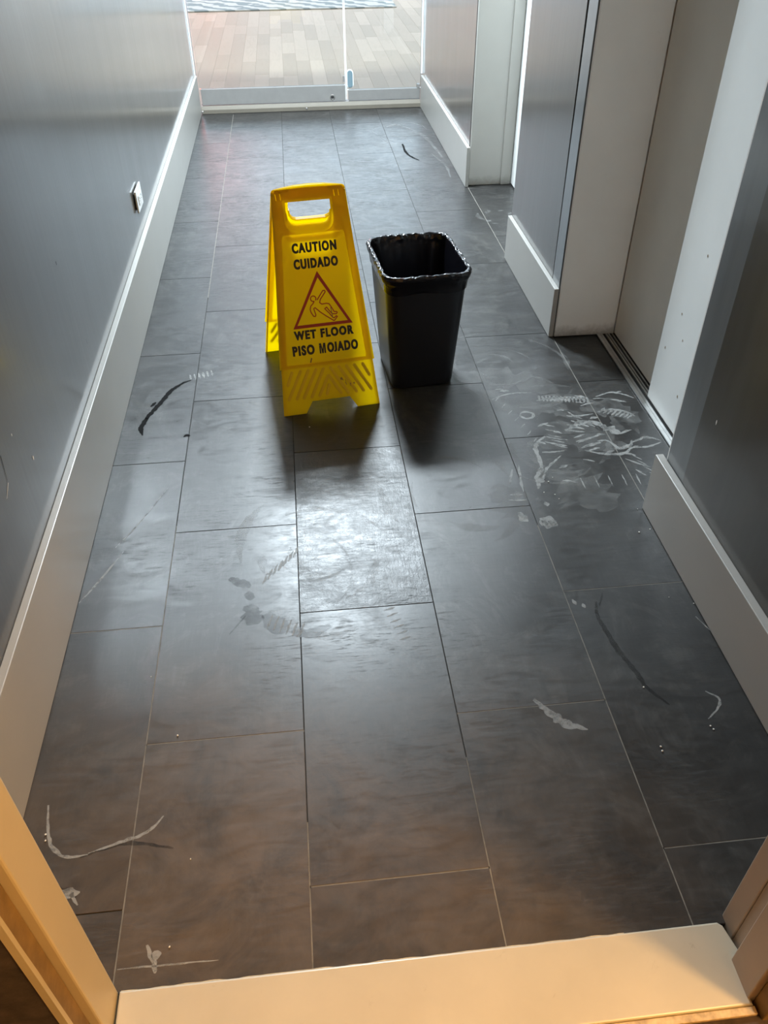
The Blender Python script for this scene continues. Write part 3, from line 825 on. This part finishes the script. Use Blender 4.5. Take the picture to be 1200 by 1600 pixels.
bm = bmesh.new(); add_box(bm, -1.3, 2.4, -2.6, -0.283, -0.03, 0.004)
struct(link_mesh('floor', bm, M_CARPET))

# ------------------------------------------------------------------ near doorway: marble saddle and jambs
bm = bmesh.new()
out = [(0.014, -0.150), (0.950, -0.150), (0.957, -0.156), (0.967, -0.199), (0.946, -0.213), (0.954, -0.271), (0.014, -0.271)]
lo = [bm.verts.new((x, y, -0.02)) for x, y in out]; hi = [bm.verts.new((x, y, 0.012)) for x, y in out]
bm.faces.new(lo[::-1]); bm.faces.new(hi)
for i in range(len(out)):
    j = (i + 1) % len(out); bm.faces.new((lo[i], lo[j], hi[j], hi[i]))
bmesh.ops.bevel(bm, geom=[e for e in bm.edges if all(v.co.z > 0.01 for v in e.verts)], offset=0.0035, segments=3, profile=0.5, affect='EDGES')
struct(link_mesh('trim_11', bm, M_SILL))
# crumbling line of old filler along the saddle
bm = bmesh.new(); n = 90
top = []
for i in range(n + 1):
    x = 0.014 + (0.80 - 0.014) * i / n
    w = 0.0035 + 0.003 * noise.noise(Vector((x * 30, 3, 0)))
    top.append((bm.verts.new((x, -0.1502, 0.0045)), bm.verts.new((x, -0.1495 + w, 0.0012 + 0.0006 * noise.noise(Vector((x * 70, 0, 0)))))))
for a, b_ in zip(top, top[1:]): bm.faces.new((a[0], b_[0], b_[1], a[1]))
struct(link_mesh('trim_12', bm, M_CAULK))
struct(box_obj('trim_13', (0.014, 0.956, -0.283, -0.2715, -0.02, 0.0095), M_CAULK, None, 0.001))
# left jamb: broad cream face, stained stop behind it, pale edge
struct(box_obj('trim_14', (-0.012, 0.010, -0.212, -0.147, -0.03, 2.1), M_JAMB, None, 0.003))
struct(box_obj('trim_15', (-0.012, -0.004, -0.2405, -0.2125, -0.03, 2.1), M_STOP, None, 0.001))
bm = bmesh.new()
prev = None
for i in range(60):
    z = 2.1 * i / 59
    o_ = 0.0015 * noise.noise(Vector((0, 0, z * 14)))
    ring = [bm.verts.new(p) for p in ((-0.012, -0.2405, z), (-0.002 + o_, -0.2405, z), (-0.002 + o_, -0.2475 - o_, z), (-0.012, -0.2475, z))]
    if prev:
        for k in range(4): bm.faces.new((prev[k], prev[(k + 1) % 4], ring[(k + 1) % 4], ring[k]))
    prev = ring
struct(link_mesh('trim_16', bm, M_JAMB))
# right jamb in two steps
struct(box_obj('trim_17', (0.968, 1.03, -0.172, -0.135, -0.03, 2.1), M_JAMB2, None, 0.002))
struct(box_obj('trim_18', (0.9695, 1.03, -0.205, -0.1725, -0.03, 2.1), M_JAMB2, None, 0.002))
struct(box_obj('trim_19', (0.9485, 1.03, -0.262, -0.2055, -0.03, 2.1), M_JAMB2, None, 0.002))
struct(box_obj('trim_20', (0.960, 1.08, -0.290, -0.2625, -0.03, 2.1), M_STOP, None, 0.002))

# ------------------------------------------------------------------ wall outlet on the left wall
ot = empty('wall_outlet', (WX_L, 2.430, 0.342))
bm = bmesh.new(); add_box(bm, 0.004, 0.0105, -0.060, 0.060, -0.038, 0.038); bevel_all(bm, 0.0022, 3)
link_mesh('cover_plate', bm, M_PLATE, ot)
bm = bmesh.new(); add_box(bm, 0.0, 0.004, -0.050, 0.050, -0.028, 0.028)
link_mesh('mounting_box', bm, M_SLOT, ot)
bm = bmesh.new(); add_box(bm, 0.009, 0.0130, -0.034, 0.034, -0.0165, 0.0165); bevel_all(bm, 0.001, 2)
rc = link_mesh('receptacle', bm, M_PLATE, ot)
for yc in (-0.019, 0.019):
    for zz, h in ((-0.006, 0.0012), (0.006, 0.0012)):
        box_obj('slot', (0.0128, 0.0133, yc - 0.004, yc + 0.004, zz - h, zz + h), M_SLOT, rc)
    box_obj('slot', (0.0128, 0.0133, yc + 0.0065, yc + 0.0105, -0.0022, 0.0022), M_SLOT, rc)

tag(ot, 'white wall outlet set sideways on the grey left wall above the baseboard', 'outlet')

# ------------------------------------------------------------------ wet floor sign
FL = Vector((0.279, 1.430, 0.0)); DV = Vector((0.990, 0.141, 0.0)).normalized(); NV = Vector((-DV.y, DV.x, 0))
HALF = 0.2095; ANG = math.radians(70.8)
sign = empty('wet_floor_sign', tuple(FL + DV * 0.15 + NV * HALF), math.atan2(DV.y, DV.x))
tag(sign, 'yellow folding wet floor sign with black bilingual lettering standing beside the black bin', 'sign')
# local frame of the sign: x across, y away from the viewer, z up, origin on the floor under the hinge
def front(a, b, c):     # a, b in metres on the leaf; c towards the viewer
    return Vector((a - 0.15, -HALF + b * math.cos(ANG) - c * math.sin(ANG), b * math.sin(ANG) + c * math.cos(ANG)))
def back(a, b, c):
    p = front(0.3 - a, b, c); return Vector((-p.x, -p.y, p.z)) if False else Vector((p.x, -p.y, p.z))
def mm(pts): return [(x / 1000, y / 1000) for x, y in pts]
OUT = mm([(2, 0), (70, 0), (92, 35), (208, 35), (230, 0), (298, 0), (299, 3), (255, 628), (252, 635), (246, 638), (225, 641), (190, 645), (150, 646.5), (110, 645), (75, 641), (54, 638), (48, 635), (45, 628), (1, 3)])
def uloop(x0, x1, ytop, ybot, r, n=8):
    pts = [(x0, ytop), (x0 + 1.5, ytop + 1.5), (x1 - 1.5, ytop + 1.5), (x1, ytop)]
    for k in range(n + 1):
        a = -math.pi / 2 * k / n; pts.append((x1 - r + r * math.cos(a), ybot + r + r * math.sin(a)))
    for k in range(n + 1):
        a = -math.pi / 2 - math.pi / 2 * k / n; pts.append((x0 + r + r * math.cos(a), ybot + r + r * math.sin(a)))
    return mm(pts)
HOLE = uloop(80, 208, 600, 540, 26)
HOOD = uloop(74, 214, 606, 517, 34)
def leaf(name, fn):
    bm = bmesh.new()
    T = 0.003
    SLOTS = [mm([(x, 608), (x + 2.6, 608), (x + 1.2, 625), (x - 1.4, 625)]) for x in (56, 69, 221, 234)]
    extrude_poly(bm, [OUT, HOLE] + SLOTS, -T, 0.0, fn)
    # raised rim around the text field and the moulded handle surround
    inner = [(31, 150), (269, 150), (270, 158), (240, 512), (236, 516), (64, 516), (60, 512), (29, 158)]
    RIMOUT = [(6, 140), (294, 140), (253, 622), (242, 634), (150, 640), (58, 634), (47, 622)]
    extrude_poly(bm, [mm(RIMOUT), mm(inner), HOOD] + SLOTS, 0.0, 0.0022, fn)
    # walls of the handle hole and the hinge-side flanges
    def wall(loop, c0, c1, closed=True):
        a = [bm.verts.new(fn(x, y, c0)) for x, y in loop]; b_ = [bm.verts.new(fn(x, y, c1)) for x, y in loop]
        for i in range(len(loop) if closed else len(loop) - 1):
            j = (i + 1) % len(loop); bm.faces.new((a[i], a[j], b_[j], b_[i]))
    for sgn in (-1, 1):
        fl_ = [(150 + sgn * 147.5, 4), (150 + sgn * 103.5, 630), (150 + sgn * 100.5, 630), (150 + sgn * 144.5, 4)]
        extrude_poly(bm, [mm(fl_)], -0.013, -T, fn)
    extrude_poly(bm, [mm([(74, 505), (226, 505), (226, 510), (74, 510)])], -0.008, -T, fn)
    sh = 2.4
    U = [(78, 575), (80, 556), (88, 543), (100, 537), (188, 537), (200, 543), (208, 556), (210, 575)]
    V = [(82, 575), (84, 558), (91, 547), (101, 541.5), (187, 541.5), (197, 547), (204, 558), (206, 575)]
    extrude_poly(bm, [mm(U + V[::-1])], -0.013, -T, fn)
    bmesh.ops.recalc_face_normals(bm, faces=bm.faces[:])
    return link_mesh(name, bm, M_YELLOW, sign)
fp = leaf('front_panel', front); bp_ = leaf('back_panel', back)
# grip ribs
def capsule2(p, q, r, n=8):
    p, q = Vector(p), Vector(q); d = (q - p).normalized(); a0 = math.atan2(d.y, d.x); pts = []
    for k in range(n + 1): a = a0 - math.pi / 2 + math.pi * k / n; pts.append((q.x + r * math.cos(a), q.y + r * math.sin(a)))
    for k in range(n + 1): a = a0 + math.pi / 2 + math.pi * k / n; pts.append((p.x + r * math.cos(a), p.y + r * math.sin(a)))
    return mm(pts)
BARS = [((40, 128), (24, 92)), ((66, 129), (22, 48)), ((90, 129), (46, 48)), ((113, 129), (68, 48)), ((136, 129), (92, 48)), ((148, 106), (116, 50)), ((148, 78), (139, 52)), ((151, 106), (182, 50)),
        ((158, 129), (205, 48)), ((184, 129), (230, 48)), ((207, 129), (252, 48)), ((231, 129), (276, 50)), ((257, 129), (274, 94))]
for fn, par in ((front, fp), (back, bp_)):
    bm = bmesh.new()
    for p, q in BARS: extrude_poly(bm, [capsule2(p, q, 4.6)], 0.0, 0.0016, fn)
    for p, q in BARS: extrude_poly(bm, [capsule2(p, q, 2.4)], 0.0016, 0.0026, fn)
    bmesh.ops.recalc_face_normals(bm, faces=bm.faces[:])
    link_mesh('grip_ribs', bm, M_RIB, par)
# barrel of the hinge under the top edge
for xc in (-0.075, 0.075):
    bm = bmesh.new()
    rr = [[], []]
    for k in range(14):
        a = 6.28318 * k / 14
        for s, xx in ((0, xc - 0.02), (1, xc + 0.02)): rr[s].append(bm.verts.new((xx, 0.005 * math.cos(a), 0.596 + 0.005 * math.sin(a))))
    bm.faces.new(rr[0]); bm.faces.new(rr[1][::-1])
    for k in range(14): bm.faces.new((rr[0][k], rr[0][(k + 1) % 14], rr[1][(k + 1) % 14], rr[1][k]))
    bmesh.ops.recalc_face_normals(bm, faces=bm.faces[:])
    link_mesh('hinge_pin', bm, M_YELLOW, sign)

# printed lettering: text curves turned to mesh and laid on the leaf
def lettering(name, txt, x0, x1, y0, y1, fn, par, mt, c=0.0004):
    cu = bpy.data.curves.new('lettering_curve', 'FONT'); cu.body = txt; cu.size = 1.0
    cu.offset = 0.048; cu.space_character = 1.25; cu.resolution_u = 4
    to = bpy.data.objects.new('lettering_curve', cu); COL.objects.link(to)
    dg = bpy.context.evaluated_depsgraph_get(); dg.update()
    me = bpy.data.meshes.new_from_object(to.evaluated_get(dg))
    bpy.data.objects.remove(to); bpy.data.curves.remove(cu)
    xs = [v.co.x for v in me.vertices]; ys = [v.co.y for v in me.vertices]
    xa, xb, ya, yb = min(xs), max(xs), min(ys), max(ys)
    # letters that dip under the line (J) are drawn up to the common height
    bi = bmesh.new(); bi.from_mesh(me); bi.verts.ensure_lookup_table(); seen = set()
    base = sorted(ys)[0] if 'J' not in txt else min(v.co.y for v in bi.verts if v.co.x > xa + 0.6 * (xb - xa))
    for v in bi.verts:
        if v.index in seen: continue
        isl, st = [], [v]; seen.add(v.index)
        while st:
            q = st.pop(); isl.append(q)
            for e in q.link_edges:
                w = e.other_vert(q)
                if w.index not in seen: seen.add(w.index); st.append(w)
        lo_, hi_ = min(q.co.y for q in isl), max(q.co.y for q in isl)
        if lo_ < base - 0.02 and hi_ > lo_:
            for q in isl: q.co.y = base + (q.co.y - lo_) / (hi_ - lo_) * (hi_ - base)
    bi.to_mesh(me); bi.free()
    ya = base
    bm = bmesh.new()
    done = 0
    for dx in (-0.65, 0.0, 0.65):                       # printed three times side by side for a heavy stroke
        bm.from_mesh(me); bm.verts.ensure_lookup_table()
        for v in bm.verts[done:]:
            a = x0 + 1 + (v.co.x - xa) / (xb - xa) * (x1 - x0 - 2) + dx; b_ = y0 + (v.co.y - ya) / (yb - ya) * (y1 - y0)
            v.co = fn(a / 1000, b_ / 1000, c + 0.00004 * dx)
        done = len(bm.verts)
    bpy.data.meshes.remove(me)
    o = link_mesh(name, bm, mt, par); o['label'] = 'black printed words ' + txt
    return o
def print_face(fn, par):
    for txt, x0, x1, y0, y1 in (('CAUTION', 84, 214, 464, 492), ('CUIDADO', 84, 214, 420, 448.5), ('WET FLOOR', 60, 240, 221, 248), ('PISO', 50, 117, 175, 205), ('OJADO', 154, 249, 175, 205)):
        o = lettering('lettering', txt, x0, x1, y0, y1, fn, par, M_INK)
        if txt == 'OJADO': o['label'] = 'black printed letters OJADO of the word MOJADO'
    bm = bmesh.new()                                  # the heavy M that begins MOJADO
    M_OUT = [(131, 175), (135.4, 175), (135.4, 195), (138.4, 175), (142.4, 175), (145.4, 195), (145.4, 175), (150, 175), (150, 205), (143.6, 205), (140.5, 187), (137.4, 205), (131, 205)]
    extrude_poly(bm, [mm(M_OUT)], 0.0001, 0.0005, fn)
    bmesh.ops.recalc_face_normals(bm, faces=bm.faces[:])
    link_mesh('lettering', bm, M_INK, par)['label'] = 'black printed letter M of the word MOJADO'
    bm = bmesh.new()
    extrude_poly(bm, [mm([(149, 411), (61, 254), (239, 254)]), mm([(149, 393), (74.5, 263), (225, 263)])], 0.0001, 0.0005, fn)
    bmesh.ops.recalc_face_normals(bm, faces=bm.faces[:])
    tri = link_mesh('warning_triangle', bm, M_RED, par); tri['label'] = 'red printed warning triangle'
    FIG = [(131, 327), (128, 322), (120, 315), (117, 305), (119, 296), (125, 285), (130, 284), (132, 288), (129, 301), (128, 307), (132, 309), (138, 303), (146, 295), (162, 282), (183, 266.5), (186, 267), (195, 277), (192, 279), (185, 274), (181, 276), (172, 289), (160, 303), (166, 307), (173, 296), (181, 286), (193, 285), (196, 289), (194, 291), (187, 292), (179, 308), (174, 316), (166, 318), (153, 317), (147, 322), (150, 331), (167, 351), (165, 355), (160, 355), (141, 331)]
    bm = bmesh.new()
    def stroke(pts, w, closed):
        n = len(pts)
        for i in range(n if closed else n - 1):
            p, q = pts[i], pts[(i + 1) % n]
            if (Vector(p) - Vector(q)).length < 0.3: continue
            lp = capsule2(p, q, w, 4)
            bm.faces.new([bm.verts.new(fn(x, y, 0.0004 + 0.00001 * (i % 2))) for x, y in lp])
    stroke(FIG, 1.5, False)
    stroke([(129.5 + 8 * math.cos(t), 335 + 7.8 * math.sin(t)) for t in [math.radians(-35 + 18.5 * k) for k in range(18)]], 1.5, False)
    fg = link_mesh('slipping_figure', bm, M_RED, par); fg['label'] = 'red outline of a slipping figure'
print_face(front, fp)
print_face(back, bp_)
# worn patches of the front print and dark scuffs
bm = bmesh.new()
for (a, b_, ra, rb) in ((133.5, 199, 1.6, 0.9),):
    bm.faces.new([bm.verts.new(front((a + ra * math.cos(.785 * k) * random.uniform(.5, 1)) / 1000, (b_ + rb * math.sin(.785 * k) * random.uniform(.5, 1)) / 1000, 0.0007)) for k in range(8)])
w_ = link_mesh('worn_patch', bm, M_YELLOW, fp)
def smudge(p, q, w, c, mt=M_STOP):
    bm = bmesh.new(); bm.faces.new([bm.verts.new(front(x, y, c)) for x, y in capsule2(p, q, w, 3)])
    link_mesh('scuff_mark', bm, mt, fp)
smudge((104, 164), (100, 153), 1.8, 0.0026); smudge((178, 305), (181, 275), 1.2, 0.0008)
for i in range(15):
    x = random.uniform(182, 226); y = 95 - (x - 180) * 0.55 + random.uniform(-9, 9)
    smudge((x, y), (x + random.uniform(1, 3), y - random.uniform(3, 7)), random.uniform(0.4, 1.0), 0.0030)

# ------------------------------------------------------------------ bin and its liner
BIN_C = (0.712, 1.672, 0.0); BIN_R = math.radians(5)
def rrect(hx, hy, r, n=7):
    pts = []
    for cx, cy, a0 in ((hx - r, hy - r, 0), (-hx + r, hy - r, 90), (-hx + r, -hy + r, 180), (hx - r, -hy + r, 270)):
        for k in range(n + 1):
            a = math.radians(a0 + 90 * k / n); pts.append((cx + r * math.cos(a), cy + r * math.sin(a)))
    return pts
def dense(pts, m):
    """resample a closed outline to m even steps"""
    L = [0.0]
    for i in range(len(pts)): L.append(L[-1] + (Vector(pts[(i + 1) % len(pts)]) - Vector(pts[i])).length)
    out = []; j = 0
    for k in range(m):
        s = L[-1] * k / m
        while L[j + 1] < s: j += 1
        t = (s - L[j]) / max(1e-9, L[j + 1] - L[j]); p, q = Vector(pts[j]), Vector(pts[(j + 1) % len(pts)])
        out.append(tuple(p + (q - p) * t))
    return out
def loft(bm, rings, cap0=False, cap1=False):
    vr = [[bm.verts.new(p) for p in r] for r in rings]
    for a, b_ in zip(vr, vr[1:]):
        for k in range(len(a)): bm.faces.new((a[k], a[(k + 1) % len(a)], b_[(k + 1) % len(a)], b_[k]))
    if cap0: bm.faces.new(vr[0][::-1])
    if cap1: bm.faces.new(vr[-1])
    return vr
HT = 0.381
def bin_ring(t, inset=0.0, z=None):
    """t = 0 bottom, 1 top"""
    hx = 0.098 + (0.124 - 0.098) * t - inset; hy = 0.120 + (0.158 - 0.120) * t - inset
    r = 0.030 + 0.014 * t - inset * .5
    return [(x, y, HT * t if z is None else z) for x, y in dense(rrect(hx, hy, r), 96)]
binr = empty('waste_bin', BIN_C, BIN_R)
tag(binr, 'black rectangular plastic waste bin on the tiles beside the yellow sign', 'bin')
bm = bmesh.new()
rings = [bin_ring(0.0, 0.008), bin_ring(0.0, 0.002, 0.002), bin_ring(0.02, 0.0)] + [bin_ring(t) for t in (0.25, 0.5, 0.75, 0.93)]
rings += [bin_ring(0.96, -0.001), bin_ring(1.0, -0.002), bin_ring(1.0, 0.002, HT + 0.001), bin_ring(0.97, 0.004)] + [bin_ring(t, 0.004) for t in (0.6, 0.3, 0.02)]
loft(bm, rings, cap0=True, cap1=True)
bmesh.ops.recalc_face_normals(bm, faces=bm.faces[:])
link_mesh('bucket', bm, M_BIN, binr, smooth=True)
bm = bmesh.new()
loft(bm, [bin_ring(1.0, -0.0025, HT - 0.012), bin_ring(1.0, -0.0050, HT - 0.010), bin_ring(1.0, -0.0055, HT - 0.002), bin_ring(1.0, -0.0035, HT + 0.004), bin_ring(1.0, -0.001, HT + 0.004), bin_ring(1.0, -0.0015, HT - 0.002)])
link_mesh('rim', bm, M_BIN, binr, smooth=True)

lin = None
bm = bmesh.new()
NSEG = 260
path = [(0.0245, HT - 0.300), (0.020, HT - 0.22), (0.016, HT - 0.15), (0.012, HT - 0.09), (0.009, HT - 0.05), (0.006, HT - 0.025), (0.004, HT - 0.008), (0.001, HT + 0.006),
        (-0.003, HT + 0.0080), (-0.0065, HT + 0.007), (-0.0090, HT + 0.003), (-0.0095, HT - 0.004), (-0.0085, HT - 0.013), (-0.0058, HT - 0.020), (-0.0040, HT - 0.028), (-0.0032, HT - 0.038), (-0.0028, HT - 0.050)]
fine = []
for (a, b_) in zip(path, path[1:]):
    for k in range(3): fine.append((a[0] + (b_[0] - a[0]) * k / 3, a[1] + (b_[1] - a[1]) * k / 3))
fine.append(path[-1])
rings = []
for i, (ins, z) in enumerate(fine):
    t = min(1.0, max(0.0, z / HT))
    hx = 0.098 + 0.026 * t - ins; hy = 0.120 + 0.038 * t - ins
    base = dense(rrect(hx, hy, max(0.02, 0.030 + 0.014 * t - ins * .5)), NSEG)
    ring = []
    s = i / (len(fine) - 1)
    for k, (x, y) in enumerate(base):
        u = 6.28318 * k / NSEG
        q = Vector((math.cos(u) * 3.2, math.sin(u) * 3.2, s * 3.0))
        w = noise.noise(q * 1.2) * 0.5 + noise.noise(Vector((q.x * 3.2, q.y * 3.2, q.z * 1.6))) * 0.5 + abs(noise.noise(Vector((q.x * 2.6, q.y * 2.6, q.z * 5)))) * 0.8
        amp = 0.0046 if s < 0.56 else 0.0040
        if s < 0.36: amp = 0.0012
        if s > 0.72: amp = 0.0016
        nx, ny = x, y; l = math.hypot(nx, ny); nx /= l; ny /= l
        out_ = abs(w) * amp if s > 0.5 else -abs(w) * amp
        dz = noise.noise(q * 4.5 + Vector((9, 9, 9))) * (0.0035 if 0.38 < s < 0.62 else 0.0)
        if s > 0.97: dz += 0.008 * noise.noise(Vector((math.cos(u) * 2, math.sin(u) * 2, 5)))
        ring.append((x + nx * out_, y + ny * out_, z + dz))
    rings.append(ring)
loft(bm, rings)
bmesh.ops.recalc_face_normals(bm, faces=bm.faces[:])
liner = link_mesh('bin_liner', bm, M_LINER, None, smooth=True, loc=BIN_C)
liner.rotation_euler = (0, 0, BIN_R)
tag(liner, 'shiny crumpled black plastic liner folded over the rim of the bin', 'bin liner')

# ------------------------------------------------------------------ crumbs on the tiles
for i, (x, y) in enumerate(CRUMBS):
    bm = bmesh.new()
    bmesh.ops.create_icosphere(bm, subdivisions=1, radius=random.uniform(0.0013, 0.0026))
    for v in bm.verts:
        v.co *= random.uniform(0.7, 1.2); v.co.z *= 0.6
    zmin = min(v.co.z for v in bm.verts)
    o = link_mesh('crumb', bm, M_CRUMB, None, loc=(x, y, -zmin + 0.0006))
    tag(o, 'tiny white crumb lying on the dark floor tiles', 'crumb', 'white crumbs on the dark tiles')
